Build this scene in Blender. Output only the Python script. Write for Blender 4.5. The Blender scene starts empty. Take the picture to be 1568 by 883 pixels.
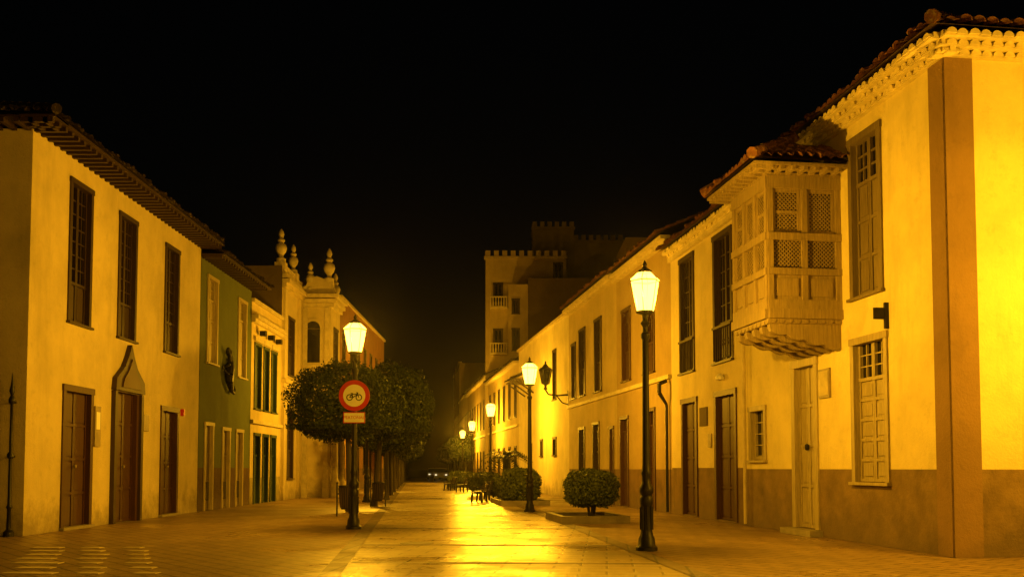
import bpy, math, random
import numpy as np
from mathutils import Vector, Matrix
random.seed(7); np.random.seed(7)
sc=bpy.context.scene
# ------------------------------------------------------------------ materials
def mat_new(n):
    m=bpy.data.materials.new(n); m.use_nodes=True
    nt=m.node_tree; b=nt.nodes["Principled BSDF"]; return m,nt,b
def N(nt,t,**k):
    n=nt.nodes.new(t)
    for a,v in k.items(): setattr(n,a,v)
    return n
def noise(nt,scale,detail=4,rough=.6,vec=None):
    n=N(nt,"ShaderNodeTexNoise"); n.inputs["Scale"].default_value=scale
    n.inputs["Detail"].default_value=detail; n.inputs["Roughness"].default_value=rough
    if vec is not None: nt.links.new(vec,n.inputs["Vector"])
    return n.outputs["Fac"]
def mrange(nt,inp,a,b,c,d):
    m=N(nt,"ShaderNodeMapRange"); nt.links.new(inp,m.inputs[0])
    for i,v in zip((1,2,3,4),(a,b,c,d)): m.inputs[i].default_value=v
    return m.outputs[0]
def mixc(nt,fac,a,b,mode='MIX'):
    m=N(nt,"ShaderNodeMix",data_type='RGBA',blend_type=mode)
    if isinstance(fac,(int,float)): m.inputs[0].default_value=fac
    else: nt.links.new(fac,m.inputs[0])
    for i,x in ((6,a),(7,b)):
        if isinstance(x,(tuple,list)): m.inputs[i].default_value=(*x[:3],1)
        else: nt.links.new(x,m.inputs[i])
    return m.outputs[2]
def objco(nt,scale=(1,1,1),rot=0):
    c=N(nt,"ShaderNodeTexCoord"); m=N(nt,"ShaderNodeMapping")
    m.inputs["Scale"].default_value=scale; m.inputs["Rotation"].default_value=(0,0,rot)
    nt.links.new(c.outputs["Object"],m.inputs[0]); return m.outputs[0]
def bump(nt,b,h,strength,dist=.02):
    u=N(nt,"ShaderNodeBump"); u.inputs["Strength"].default_value=strength; u.inputs["Distance"].default_value=dist
    nt.links.new(h,u.inputs["Height"]); nt.links.new(u.outputs[0],b.inputs["Normal"])
def wall_mat(name,col,dado=None,dz=1.47,grime=.6):
    m,nt,b=mat_new(name); v=objco(nt)
    dark=tuple(c*.7 for c in col)
    c=mixc(nt,mrange(nt,noise(nt,.7,6,.65,v),.38,.72,0,.85),col,dark)
    st=noise(nt,1,5,.7,objco(nt,(1.7,1.7,.3)))
    c=mixc(nt,mrange(nt,st,.52,.8,0,.5),c,tuple(x*.5 for x in col))
    c=mixc(nt,mrange(nt,noise(nt,3.2,7,.75,v),.56,.66,0,.22),c,tuple(x*.45 for x in col))
    sp=N(nt,"ShaderNodeSeparateXYZ"); nt.links.new(v,sp.inputs[0]); z=sp.outputs[2]
    if dado:
        dc=mixc(nt,mrange(nt,noise(nt,1.6,6,.7,v),.35,.7,0,1),dado,tuple(x*.5 for x in dado))
        c=mixc(nt,mrange(nt,z,dz,dz+.012,1,0),c,dc)
    ad=N(nt,"ShaderNodeMath",operation='ADD'); nt.links.new(z,ad.inputs[0])
    nt.links.new(mrange(nt,noise(nt,1.8,5,.7,v),.3,.7,-.5,.5),ad.inputs[1])
    c=mixc(nt,mrange(nt,ad.outputs[0],0,.8,grime,0),c,(.12,.09,.06))
    nt.links.new(c,b.inputs["Base Color"]); b.inputs["Roughness"].default_value=.9
    a2=N(nt,"ShaderNodeMath",operation='ADD'); nt.links.new(noise(nt,22,6,.7,v),a2.inputs[0]); nt.links.new(noise(nt,2.2,4,.6,v),a2.inputs[1])
    bump(nt,b,a2.outputs[0],.5,.045); return m
def plain(name,col,rough=.6,metal=0,var=.35,sc_=3,bs=.2):
    m,nt,b=mat_new(name); v=objco(nt)
    c=mixc(nt,mrange(nt,noise(nt,sc_,5,.65,v),.35,.7,0,1),col,tuple(x*(1-var) for x in col))
    nt.links.new(c,b.inputs["Base Color"]); b.inputs["Roughness"].default_value=rough; b.inputs["Metallic"].default_value=metal
    bump(nt,b,noise(nt,sc_*12,4,.6,v),bs,.01); return m
def wood(name,col,rough=.55):
    m,nt,b=mat_new(name)
    g=noise(nt,3,6,.7,objco(nt,(9,9,.7)))
    c=mixc(nt,mrange(nt,g,.3,.7,0,1),col,tuple(x*.5 for x in col))
    nt.links.new(c,b.inputs["Base Color"]); b.inputs["Roughness"].default_value=rough
    bump(nt,b,g,.3,.01); return m
def tile_mat(name,col):
    m,nt,b=mat_new(name); v=objco(nt)
    c=mixc(nt,mrange(nt,noise(nt,3.5,5,.8,v),.35,.65,0,1),col,tuple(x*.35 for x in col))
    c=mixc(nt,mrange(nt,noise(nt,9,3,.6,v),.55,.7,0,.6),c,(.3,.24,.16))
    nt.links.new(c,b.inputs["Base Color"]); b.inputs["Roughness"].default_value=.85
    bump(nt,b,noise(nt,30,4,.7,v),.4,.01); return m
def paver_mat(name,c1,c2,mortar,bw,rh,rot,rough=(.35,.75),stain=.6):
    m,nt,b=mat_new(name); v=objco(nt,(1,1,1),rot)
    br=N(nt,"ShaderNodeTexBrick"); nt.links.new(v,br.inputs["Vector"])
    br.inputs["Color1"].default_value=(*c1,1); br.inputs["Color2"].default_value=(*c2,1); br.inputs["Mortar"].default_value=(*mortar,1)
    for k,x in (("Scale",1),("Mortar Size",.022),("Mortar Smooth",.2),("Brick Width",bw),("Row Height",rh),("Bias",-.1)): br.inputs[k].default_value=x
    n1=noise(nt,.45,7,.65,v); n2=noise(nt,5,5,.7,v)
    c=mixc(nt,mrange(nt,n1,.38,.68,0,stain),br.outputs["Color"],tuple(x*.35 for x in c1))
    c=mixc(nt,mrange(nt,n2,.52,.72,0,.55),c,tuple(x*.45 for x in c2))
    nt.links.new(c,b.inputs["Base Color"])
    nt.links.new(mrange(nt,n1,.35,.65,rough[0],rough[1]),b.inputs["Roughness"])
    a2=N(nt,"ShaderNodeMath",operation='MULTIPLY_ADD'); nt.links.new(br.outputs["Fac"],a2.inputs[0]); a2.inputs[1].default_value=-.8
    nt.links.new(n2,a2.inputs[2]); bump(nt,b,a2.outputs[0],.7,.018); return m
M={}
M['cream']=wall_mat('cream_plaster',(.66,.56,.31))
M['yellow']=wall_mat('yellow_plaster',(.78,.67,.33),dado=(.25,.17,.085),dz=1.47)
M['yellow2']=wall_mat('ochre_white_plaster',(.64,.54,.3),dado=(.2,.125,.065),dz=1.5)
M['brownw']=wall_mat('tan_plaster',(.4,.29,.14),dado=(.2,.12,.07),dz=1.45)
M['tanw']=wall_mat('light_tan_plaster',(.52,.41,.21),dado=(.22,.15,.09),dz=1.45)
M['whitew']=wall_mat('white_plaster',(.74,.65,.4))
M['green']=wall_mat('green_plaster',(.095,.12,.04),dado=(.1,.055,.035),dz=1.5)
M['yel3']=wall_mat('pale_yellow_plaster',(.62,.5,.24),dado=(.42,.36,.18),dz=1.1)
M['stone']=wall_mat('cream_stone',(.6,.5,.29))
M['redw']=wall_mat('red_plaster',(.28,.13,.05),dado=(.16,.08,.05))
M['darkw']=wall_mat('dark_plaster',(.12,.085,.05))  # dark plaster tone for side walls, a block and a plaque
M['grayw']=wall_mat('grey_render',(.42,.33,.18))
M['quoin']=wall_mat('brown_stone_quoin',(.27,.17,.085),grime=.3)
M['trim']=plain('painted_trim',(.6,.51,.31),.7)
M['dwood']=wood('dark_brown_wood',(.045,.023,.014))
M['rwood']=wood('red_brown_wood',(.07,.024,.012))
M['gwood']=wood('grey_painted_wood',(.22,.17,.1))
M['lwood']=wood('cream_painted_wood',(.46,.38,.22))
M['bwood']=wood('balcony_painted_wood',(.34,.26,.14))
M['grnwood']=wood('green_painted_wood',(.03,.06,.035))
m,nt,b=mat_new('window_glass'); b.inputs["Base Color"].default_value=(.012,.011,.01,1); b.inputs["Roughness"].default_value=.12; M['glass']=m
M['tile']=tile_mat('clay_roof_tile',(.25,.1,.05))
M['tiledark']=tile_mat('old_clay_roof_tile',(.05,.03,.018))
M['wtile']=plain('whitewashed_tile',(.72,.62,.36),.8)
M['iron']=plain('black_cast_iron',(.018,.016,.013),.45,.3,.4,8)
M['concrete']=plain('concrete',(.3,.26,.2),.8)
M['kerb']=plain('kerb_stone',(.2,.17,.14),.6,0,.5,2)
M['white']=plain('white_sign_paint',(.78,.76,.7),.5,0,.08)
M['red']=plain('red_sign_paint',(.5,.02,.01),.5,0,.15)
M['black']=plain('black_sign_paint',(.02,.02,.02),.5)
M['brass']=plain('plaque_stone',(.3,.24,.16),.5)
M['road']=paver_mat('light_paving',(.52,.42,.25),(.42,.33,.19),(.15,.11,.06),.8,.4,math.radians(5.5),rough=(.2,.5))
M['pave']=paver_mat('brown_paving',(.36,.245,.13),(.27,.18,.1),(.08,.055,.03),.6,.3,math.radians(5.5+45),rough=(.25,.6))
M['ground']=plain('ground_soil',(.07,.055,.04),.9)
M['band']=paver_mat('border_stone',(.17,.125,.08),(.23,.17,.11),(.06,.05,.04),.8,.4,math.radians(95.5))
M['pale_strip']=plain('pale_strip_surface',(.78,.68,.45),.3,0,.3,4)
M['bark']=wood('bark',(.05,.038,.026),.9)
M['carpaint']=plain('white_car_paint',(.5,.5,.48),.25,0,.05)
M['rubber']=plain('tyre_rubber',(.02,.02,.02),.8)
m,nt,b=mat_new('headlight'); b.inputs["Emission Color"].default_value=(1,.8,.45,1); b.inputs["Emission Strength"].default_value=1.5; M['headlight']=m; m.cycles.emission_sampling='NONE'
def leaf_mat(name,a,b2):
    m,nt,b=mat_new(name); v=objco(nt)
    c=mixc(nt,mrange(nt,noise(nt,2.2,3,.6,v),.35,.65,0,1),a,b2)
    c=mixc(nt,mrange(nt,noise(nt,23,2,.5,v),.4,.65,0,.6),c,tuple(x*1.7 for x in b2))
    nt.links.new(c,b.inputs["Base Color"]); b.inputs["Roughness"].default_value=.55
    b.inputs["Specular IOR Level"].default_value=.22
    return m
M['leaf']=leaf_mat('laurel_leaves',(.014,.023,.007),(.026,.037,.011))
M['leaf2']=leaf_mat('bush_leaves',(.04,.056,.015),(.075,.092,.024))
m=bpy.data.materials.new('lantern_glass'); m.use_nodes=True; nt=m.node_tree; nt.nodes.clear()
o=N(nt,"ShaderNodeOutputMaterial"); mx=N(nt,"ShaderNodeMixShader"); mx.inputs[0].default_value=.4
t=N(nt,"ShaderNodeBsdfTransparent"); e=N(nt,"ShaderNodeEmission"); e.inputs[0].default_value=(1,.5,.06,1); e.inputs[1].default_value=13
nt.links.new(t.outputs[0],mx.inputs[1]); nt.links.new(e.outputs[0],mx.inputs[2]); nt.links.new(mx.outputs[0],o.inputs[0]); M['lglass']=m
m.cycles.emission_sampling='NONE'

# ------------------------------------------------------------------ geometry helpers
class Fr:
    def __init__(s,o,t,n): s.o=o; s.t=t; s.n=n
    def P(s,a,d,z): return (s.o[0]+s.t[0]*a+s.n[0]*d, s.o[1]+s.t[1]*a+s.n[1]*d, z)
def frame(A,B,side):
    L=math.dist(A,B); t=((B[0]-A[0])/L,(B[1]-A[1])/L)
    n=(t[1],-t[0]) if side=='L' else (-t[1],t[0])
    return Fr(A,t,n),L
BOXF=[(0,1,2,3),(7,6,5,4),(0,4,5,1),(1,5,6,2),(2,6,7,3),(3,7,4,0)]
class Bd:
    def __init__(s,name,loc=(0,0,0)):
        s.name=name; s.parts={}; s.loc=loc; s.smooth=set()
        s.e=bpy.data.objects.new(name,None); s.e.empty_display_size=.3; s.e.location=loc; sc.collection.objects.link(s.e)
    def add(s,part,mat,vs,fs):
        k=(part,mat)
        V,F=s.parts.setdefault(k,([],[])); b=len(V); V.extend(vs); F.extend([tuple(i+b for i in f) for f in fs])
    def box(s,part,mat,fr,a0,a1,d0,d1,z0,z1):
        s.add(part,mat,[fr.P(a0,d0,z0),fr.P(a1,d0,z0),fr.P(a1,d1,z0),fr.P(a0,d1,z0),fr.P(a0,d0,z1),fr.P(a1,d0,z1),fr.P(a1,d1,z1),fr.P(a0,d1,z1)],BOXF)
    def prism(s,part,mat,fr,pts,d0,d1):
        n=len(pts); vs=[fr.P(a,d0,z) for a,z in pts]+[fr.P(a,d1,z) for a,z in pts]
        s.add(part,mat,vs,[tuple(range(n)),tuple(range(2*n-1,n-1,-1))]+[(i,(i+1)%n,n+(i+1)%n,n+i) for i in range(n)])
    def prism_d(s,part,mat,fr,pts,a0,a1):
        n=len(pts); vs=[fr.P(a0,d,z) for d,z in pts]+[fr.P(a1,d,z) for d,z in pts]
        s.add(part,mat,vs,[tuple(range(n)),tuple(range(2*n-1,n-1,-1))]+[(i,(i+1)%n,n+(i+1)%n,n+i) for i in range(n)])
    def lathe(s,part,mat,c,prof,seg=16,smooth=True,rot=0):
        vs=[];fs=[]
        for r,z in prof:
            for i in range(seg):
                a=2*math.pi*i/seg+rot; vs.append((c[0]+r*math.cos(a),c[1]+r*math.sin(a),c[2]+z))
        for j in range(len(prof)-1):
            for i in range(seg):
                fs.append((j*seg+i,j*seg+(i+1)%seg,(j+1)*seg+(i+1)%seg,(j+1)*seg+i))
        fs.append(tuple(range(seg))[::-1]); fs.append(tuple((len(prof)-1)*seg+i for i in range(seg)))
        s.add(part,mat,vs,fs)
        if smooth: s.smooth.add((part,mat))
    def strut(s,part,mat,p0,p1,r,r1=None,seg=6):
        p0=Vector(p0);p1=Vector(p1);r1=r if r1 is None else r1
        d=(p1-p0).normalized(); u=d.orthogonal().normalized(); w=d.cross(u)
        vs=[]
        for p,rr in ((p0,r),(p1,r1)):
            for i in range(seg):
                a=2*math.pi*i/seg+math.pi/seg; vs.append(tuple(p+u*math.cos(a)*rr+w*math.sin(a)*rr))
        fs=[(i,(i+1)%seg,seg+(i+1)%seg,seg+i) for i in range(seg)]+[tuple(range(seg))[::-1],tuple(range(seg,2*seg))]
        s.add(part,mat,vs,fs)
    def tube(s,part,mat,pts,rs,seg=8):
        for i in range(len(pts)-1): s.strut(part,mat,pts[i],pts[i+1],rs[i],rs[i+1],seg)
        s.smooth.add((part,mat))
    def emit(s):
        for (part,mat),(V,F) in s.parts.items():
            if not F: continue
            me=bpy.data.meshes.new(part); L=s.loc
            me.from_pydata(V,[],F); me.materials.append(M[mat]); me.update()
            if (part,mat) in s.smooth:
                me.polygons.foreach_set('use_smooth',[True]*len(me.polygons))
                try: me.set_sharp_from_angle(angle=math.radians(40))
                except Exception: pass
            ob=bpy.data.objects.new(part,me); sc.collection.objects.link(ob); ob.parent=s.e
            ob.matrix_parent_inverse=Matrix.Translation((-L[0],-L[1],-L[2]))
        return s.e
def facade(B,fr,L,H,ops,mat='cream',rev=.2,z0=0,s0=0):
    ss=sorted(set([s0,L]+[x for o in ops for x in o[:2]])); zs=sorted(set([z0,H]+[x for o in ops for x in o[2:4]]))
    vs=[];fs=[]
    for i in range(len(ss)-1):
        for j in range(len(zs)-1):
            cs=(ss[i]+ss[i+1])/2; cz=(zs[j]+zs[j+1])/2
            if any(o[0]<cs<o[1] and o[2]<cz<o[3] for o in ops): continue
            b=len(vs); vs+=[fr.P(ss[i],0,zs[j]),fr.P(ss[i+1],0,zs[j]),fr.P(ss[i+1],0,zs[j+1]),fr.P(ss[i],0,zs[j+1])]; fs.append((b,b+1,b+2,b+3))
    for o in ops:
        a,c,z,w=o[:4]; q=[(a,z),(c,z),(c,w),(a,w)]
        for k in range(4):
            p,r=q[k],q[(k+1)%4]; b=len(vs)
            vs+=[fr.P(p[0],0,p[1]),fr.P(r[0],0,r[1]),fr.P(r[0],-rev,r[1]),fr.P(p[0],-rev,p[1])]; fs.append((b,b+1,b+2,b+3))
    B.add('walls',mat,vs,fs)
def body(B,fr,L,H,depth,mat,near=True):
    vs=[fr.P(0,0,0),fr.P(L,0,0),fr.P(L,-depth,0),fr.P(0,-depth,0),fr.P(0,0,H),fr.P(L,0,H),fr.P(L,-depth,H),fr.P(0,-depth,H)]
    fs=[(1,2,6,5),(2,3,7,6),(4,5,6,7)]
    if near: fs.append((3,0,4,7))
    B.add('side_walls',mat,vs,fs)
def window(B,fr,s0,s1,z0,z1,fm='dwood',lm=None,gf=.6,cols=2,rows=4,prows=2,leaves=2,fw=.1,proud=.04):
    lm=lm or fm
    B.box('window_frames',fm,fr,s0-.03,s0+fw,-.14,proud,z0,z1-fw); B.box('window_frames',fm,fr,s1-fw,s1+.03,-.14,proud,z0,z1-fw)
    B.box('window_frames',fm,fr,s0-.05,s1+.05,-.14,proud+.015,z1-fw,z1+.03)
    if z0>.6: B.box('window_sills',fm,fr,s0-.07,s1+.07,-.14,proud+.06,z0-.06,z0-.002)
    a0,a1,b0,b1=s0+fw,s1-fw,z0,z1-fw; zg=b1-(b1-b0)*gf
    if gf>0:
        B.box('window_panes','glass',fr,a0-.01,a1+.01,-.18,-.155,zg-.01,b1+.01)
        B.box('window_rails',lm,fr,a0,a1,-.15,-.07,zg,zg+.07)
    lw=(a1-a0)/leaves
    for l in range(leaves):
        x0=a0+l*lw+.004; x1=a0+(l+1)*lw-.004; st=.055
        if gf>0:
            g0=zg+.07
            B.box('window_stiles',lm,fr,x0,x0+st,-.15,-.08,g0,b1-.001); B.box('window_stiles',lm,fr,x1-st,x1,-.15,-.08,g0,b1-.001)
            for c in range(1,cols):
                xc=x0+st+(x1-x0-2*st)*c/cols; B.box('window_muntins',lm,fr,xc-.014,xc+.014,-.145,-.1,g0,b1-.002)
            for r in range(1,rows):
                zc=g0+(b1-g0)*r/rows; B.box('window_muntins',lm,fr,x0+st+.001,x1-st-.001,-.142,-.097,zc-.014,zc+.014)
        if gf<1:
            top=zg-.002 if gf>0 else b1-.001
            B.box('shutter_leaves',lm,fr,x0,x1,-.16,-.115,b0+.01,top)
            B.box('shutter_leaves',lm,fr,x0,x0+st,-.115,-.085,b0+.01,top); B.box('shutter_leaves',lm,fr,x1-st,x1,-.115,-.085,b0+.01,top)
            ph=(top-b0-.01)/prows
            for r in range(prows):
                p0=b0+.01+r*ph; B.box('shutter_leaves',lm,fr,x0+st,x1-st,-.115,-.087,p0,p0+.06)
                B.prism('shutter_panels',lm,fr,[(x0+st+.04,p0+.11),(x1-st-.04,p0+.11),(x1-st-.04,p0+ph-.06),(x0+st+.04,p0+ph-.06)],-.12,-.095)
def slope(B,part,mat,fr,s0,s1,dout,zout,run,rise,hipL=0,hipR=0,pitch=.24):
    nt_=max(1,int((s1-s0)/pitch)); pitch=(s1-s0)/nt_; k=8; ns=nt_*k; course=.38; nq=max(1,int(run/course))
    qs=[]
    for i in range(nq): qs+=[(i*course,.035),((i+1)*course-.001,0)]
    vs=[];fs=[]; rj=[random.uniform(-.02,.02) for _ in range(nt_+1)]
    W=ns+1
    for q,up in qs:
        for i in range(W):
            s=s0+(s1-s0)*i/ns; ph=(i%k)/k
            hgt=.075*math.sqrt(max(0,1-((ph-.5)*2.3)**2)) if abs(ph-.5)<.435 else 0.0
            hh=hgt+up+rj[min(i//k,nt_-1)]*(1 if hgt>0 else 0)
            vs.append(fr.P(s,dout-q+(rj[min(i//k,nt_-1)]*2.5 if q==0 else 0),zout+rise*q/run+hh))
    for j in range(len(qs)-1):
        qm=(qs[j][0]+qs[j+1][0])/2
        for i in range(ns):
            s=s0+(s1-s0)*(i+.5)/ns
            if s<s0+hipL*qm or s>s1-hipR*qm: continue
            fs.append((j*W+i,j*W+i+1,(j+1)*W+i+1,(j+1)*W+i))
    B.add(part,mat,vs,fs)
    a=[fr.P(s0+.02,dout-.04,zout-.015),fr.P(s1-.02,dout-.04,zout-.015),fr.P(s1-hipR*run,dout-run,zout+rise-.02),fr.P(s0+hipL*run,dout-run,zout+rise-.02)]
    B.add('roof_boards','dwood',a,[(0,1,2,3)])
    for h,sx,sg in ((hipL,s0,1),(hipR,s1,-1)):
        if h>0:
            n=int(run/.4)
            for i in range(n):
                p=[fr.P(sx+sg*h*q,dout-q,zout+rise*q/run+.07) for q in (i*.4,i*.4+.42)]
                B.strut('ridge_tiles',mat,p[0],p[1],.12,.095,8)
def courses(B,mat,fr,s0,s1,z0,n,step=.14,h=.12,pitch=.2,dstart=0,sol=True):
    """projecting eave courses of half-round tiles, one above another"""
    for c in range(n):
        zc=z0+c*h; dd=dstart+step*(c+1)
        num=int((s1-s0)/pitch); off=(c%2)*pitch/2
        for i in range(num):
            a=s0+(i+.5)*pitch+off; r=pitch*.46
            pts=[(a+r*math.cos(t),zc+.01+r*.95*math.sin(t)) for t in [math.pi*j/6 for j in range(7)]]
            B.prism('eave_tiles',mat,fr,pts,dd-.3,dd+random.uniform(-.02,.02))
        B.box('eave_slabs',mat,fr,s0,s1,-.05,dd-.04,zc-.018,zc+.008)
        B.box('eave_fill',mat,fr,s0,s1,-.05,dd-.09,zc+.009,zc+h-.019)

# ------------------------------------------------------------------ LEFT: cream house (L1)
B=Bd('cream_corner_house',(-10.82,21.77,0))
fr=Fr((-10.82,21.77),(0,1),(1,0)); fg=Fr((-10.82,21.77),(-1,0),(0,-1))
ops=[(1.9,3.15,5.08,8.6),(4.9,6.15,5.1,8.55),(8.5,9.75,5.13,8.5),(1.77,3.42,0,3.5),(4.8,6.5,0,3.75),(8.36,9.9,0,3.4)]
facade(B,fr,11.98,9.15,ops,'cream'); facade(B,fg,14,9.15,[],'cream'); body(B,fr,11.98,9.15,14,'cream',near=False)
for o in ops[:3]: window(B,fr,*o,'dwood',gf=.72,cols=2,rows=7,prows=1)
window(B,fr,*ops[3],'rwood',gf=0,prows=4,fw=.13); window(B,fr,*ops[5],'rwood',gf=0,prows=4,fw=.13)
window(B,fr,*ops[4],'rwood',gf=0,prows=4,fw=.16)
og=[(4.6,3.62),(4.66,3.95),(4.9,4.1),(5.2,4.3),(5.45,4.62),(5.65,4.95),(5.85,4.62),(6.1,4.3),(6.4,4.1),(6.64,3.95),(6.7,3.62)]
B.prism('ogee_arch','dwood',fr,og,.0,.14)
B.prism('ogee_arch_panel','rwood',fr,[(5.0,3.72),(5.1,3.95),(5.4,4.2),(5.65,4.55),(5.9,4.2),(6.2,3.95),(6.3,3.72)],.14,.17)
for a in (4.62,6.5): B.box('door_pilasters','dwood',fr,a,a+.16,.0,.12,0,3.6)
for a,c,z,w in ((3.5,3.85,2.06,3.1),(6.85,7.25,2.58,3.06)): B.box('plaques','brass',fr,a,c,0.002,.06,z,w)
B.box('plaques','white',fr,3.56,3.79,.062,.066,2.5,2.95)
B.box('alarm_box','red',fr,10.15,10.3,0,.1,3.2,3.42)
for o in (ops[3],ops[5]): B.box('threshold','concrete',fr,o[0]-.05,o[1]+.05,-.1,.12,0,.07)
for a in (2.62,5.66,9.15): B.lathe('door_knobs','brass',fr.P(a,-.04,1.5),[(.02,0),(.035,.02),(.035,.06),(.02,.08)],8)
slope(B,'roof_tiles','tiledark',fr,-.7,12.0,.85,9.28,6,2.4,hipL=1)
slope(B,'roof_tiles','tiledark',fg,-.85,14,.7,9.28,6,2.4,hipL=1)
for i in range(40):
    B.box('rafter_tails','dwood',fr,-.6+i*.32,-.5+i*.32,0,.72,9.1,9.2)
    if i<38: B.box('rafter_tails','dwood',fg,-.6+i*.32,-.5+i*.32,0,.6,9.1,9.2)
B.box('soffit_boards','dwood',fr,-.65,12,0,.8,9.202,9.25); B.box('soffit_boards','dwood',fg,-.8,14,0,.62,9.205,9.247)
B.emit()
B=Bd('iron_pole',(-11.05,21.6,0))
B.lathe('shaft','iron',(-11.05,21.6,0),[(.11,0),(.11,.1),(.05,.16),(.04,.6),(.07,.64),(.04,.7),(.035,1.7),(.075,1.74),(.075,1.8),(.035,1.86),(.03,2.9),(.07,2.95),(.07,3.02),(.03,3.1),(.06,3.2),(.035,3.32),(.005,3.6)],10)
for z in (1.75,2.95): B.strut('wall_bracket','iron',(-11.05,21.6,z),(-11.05,21.78,z),.02)
B.emit()
# ------------------------------------------------------------------ L2 green house
B=Bd('green_house',(-10.8,33.75,0))
fr=Fr((-10.81,33.75),(0,1),(1,0))
ops=[(.75,1.95,5.25,8.35),(4.65,5.85,5.1,8.2),(.65,1.65,0,3.1),(2.75,3.75,0,3.0),(4.55,5.55,0,3.0)]
facade(B,fr,6.62,8.85,ops,'green'); body(B,fr,6.62,8.85,10,'green',near=False)
for o in ops[:2]: window(B,fr,*o,'lwood',gf=.25,cols=2,rows=2,prows=3)
for o in ops[2:]: window(B,fr,*o,'lwood','gwood',gf=.0,prows=3)
for o in ops[2:]: B.box('cellar_vents','glass',fr,o[0]+.2,o[1]-.2,-.08,-.06,.35,1.0)
slope(B,'roof_tiles','tiledark',fr,.02,6.9,.85,8.98,5,2)
for i in range(20): B.box('rafter_tails','dwood',fr,.1+i*.33,.2+i*.33,0,.7,8.8,8.9)
B.box('soffit_boards','dwood',fr,.02,6.8,0,.8,8.902,8.95)
B.emit()
B=Bd('lizard_wall_sculpture',(-10.7,36.9,5))
pts=[(2.85,6.0),(2.95,5.85),(3.1,5.7),(3.2,5.5),(3.15,5.25),(3.05,5.0),(3.1,4.75),(3.25,4.55),(3.45,4.4),(3.7,4.35),(3.85,4.5),(3.8,4.65)]
rs=[.05,.13,.08,.13,.17,.17,.14,.1,.07,.05,.04,.012]
B.tube('body','iron',[fr.P(a,.15,z) for a,z in pts],rs)
for a,z,da,dz in ((3.18,5.45,.42,.26),(3.15,5.4,-.42,-.1),(3.08,4.95,.45,-.15),(3.05,4.95,-.4,.16)):
    B.tube('legs','iron',[fr.P(a,.15,z),fr.P(a+da*.6,.17,z+dz*.3),fr.P(a+da,.06,z+dz*1.4)],[.06,.05,.035])
    for k in (-.07,0,.07): B.strut('toes','iron',fr.P(a+da,.06,z+dz*1.4),fr.P(a+da*1.2+k*.6,.04,z+dz*1.4+k+.04),.018)
B.emit()
# ------------------------------------------------------------------ L3 pale yellow house
B=Bd('pale_yellow_house',(-10.8,40.37,0))
fr=Fr((-10.8,40.38),(0,1),(1,0))
ops=[(.5,1.6,4.0,6.75),(2.0,2.95,4.0,6.75),(3.35,4.35,4.0,6.75),(.55,1.55,0,2.95),(2.0,2.95,0,2.95),(3.35,4.35,0,2.95)]
facade(B,fr,5.27,8.4,ops,'yel3'); body(B,fr,5.27,8.4,9,'yel3',near=False)
for o in ops[:3]: window(B,fr,*o,'grnwood',gf=0,prows=3)
for o in ops[3:]: window(B,fr,*o,'grnwood',gf=.3,prows=2,rows=2)
B.box('cornice','trim',fr,0.01,5.26,0.0,.16,7.55,7.7); B.box('cornice','trim',fr,0.01,5.26,0,.28,7.702,7.86)
B.box('cornice','trim',fr,0.01,5.26,0,.12,3.35,3.5)
B.box('parapet_coping','trim',fr,0.01,5.26,-.3,.12,8.402,8.55)
for o in ops[:3]: B.box('window_surrounds','trim',fr,o[0]-.15,o[1]+.15,.001,.1,6.82,7.0)
for i in range(3):
    B.box('flood_lights','iron',fr,.9+i*1.4,1.2+i*1.4,.1,.35,7.1,7.3)
B.emit()
# ------------------------------------------------------------------ L4 ornate stone building
B=Bd('ornate_stone_building',(-10.8,45.66,0))
fr=Fr((-10.8,45.67),(0,1),(1,0)); 
ops=[(1.2,2.6,1.0,4.4),(1.2,2.6,6.0,8.8)]
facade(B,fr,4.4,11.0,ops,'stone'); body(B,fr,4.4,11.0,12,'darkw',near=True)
for o in ops: window(B,fr,*o,'dwood',gf=.6)
for z,d in ((5.3,.15),(5.5,.25),(10.0,.2),(10.2,.35),(10.45,.2)): B.box('cornices','stone',fr,-.02,4.38,.0,d,z,z+.19)
for a in (.1,3.4): B.box('pilasters','stone',fr,a,a+.6,0,.14,0,5.28); B.box('pilasters','stone',fr,a,a+.6,0,.14,5.72,9.98)
x0,x1,y0,y1=-10.78,-9.3,50.05,52.6
ff=Fr((x1,y0),(-1,0),(0,-1)); fs_=Fr((x1,y0),(0,1),(1,0)); H=10.0
W=x1-x0
ar=.38; ac=.93
facade(B,ff,W,H,[(ac-ar,ac+ar,6.9,8.65)],'stone',s0=0)
facade(B,fs_,y1-y0,H,[(.7,1.9,6.6,8.8),(.7,1.9,0,3.6)],'stone')
window(B,fs_,.7,1.9,6.6,8.8,'dwood'); window(B,fs_,.7,1.9,0,3.6,'dwood',gf=0,prows=4)
B.box('window_panes','glass',ff,ac-ar,ac+ar,-.18,-.15,6.9,8.65)
B.prism('arch_recess','glass',ff,[(ac+ar*math.cos(t),8.651+ar*math.sin(t)) for t in [math.pi*j/10 for j in range(11)]],.002,.012)
for j in range(10):
    t0,t1=math.pi*j/10,math.pi*(j+1)/10
    B.prism('arch_moulding','trim',ff,[(ac+(ar+e)*math.cos(t),8.65+(ar+e)*math.sin(t)) for t,e in ((t0,0),(t1,0),(t1,.12),(t0,.12))],.0,.09)
for a in (ac-ar-.12,ac+ar): B.box('arch_jambs','trim',ff,a,a+.12,0,.09,6.8,8.65)
B.box('arch_sill','trim',ff,ac-ar-.16,ac+ar+.16,0,.14,6.65,6.8)
B.add('portal_top','stone',[(x0,y0,H),(x1,y0,H),(x1,y1,H),(x0,y1,H),(x0,y1,0),(x1,y1,0)],[(0,1,2,3),(3,2,5,4)])
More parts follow.
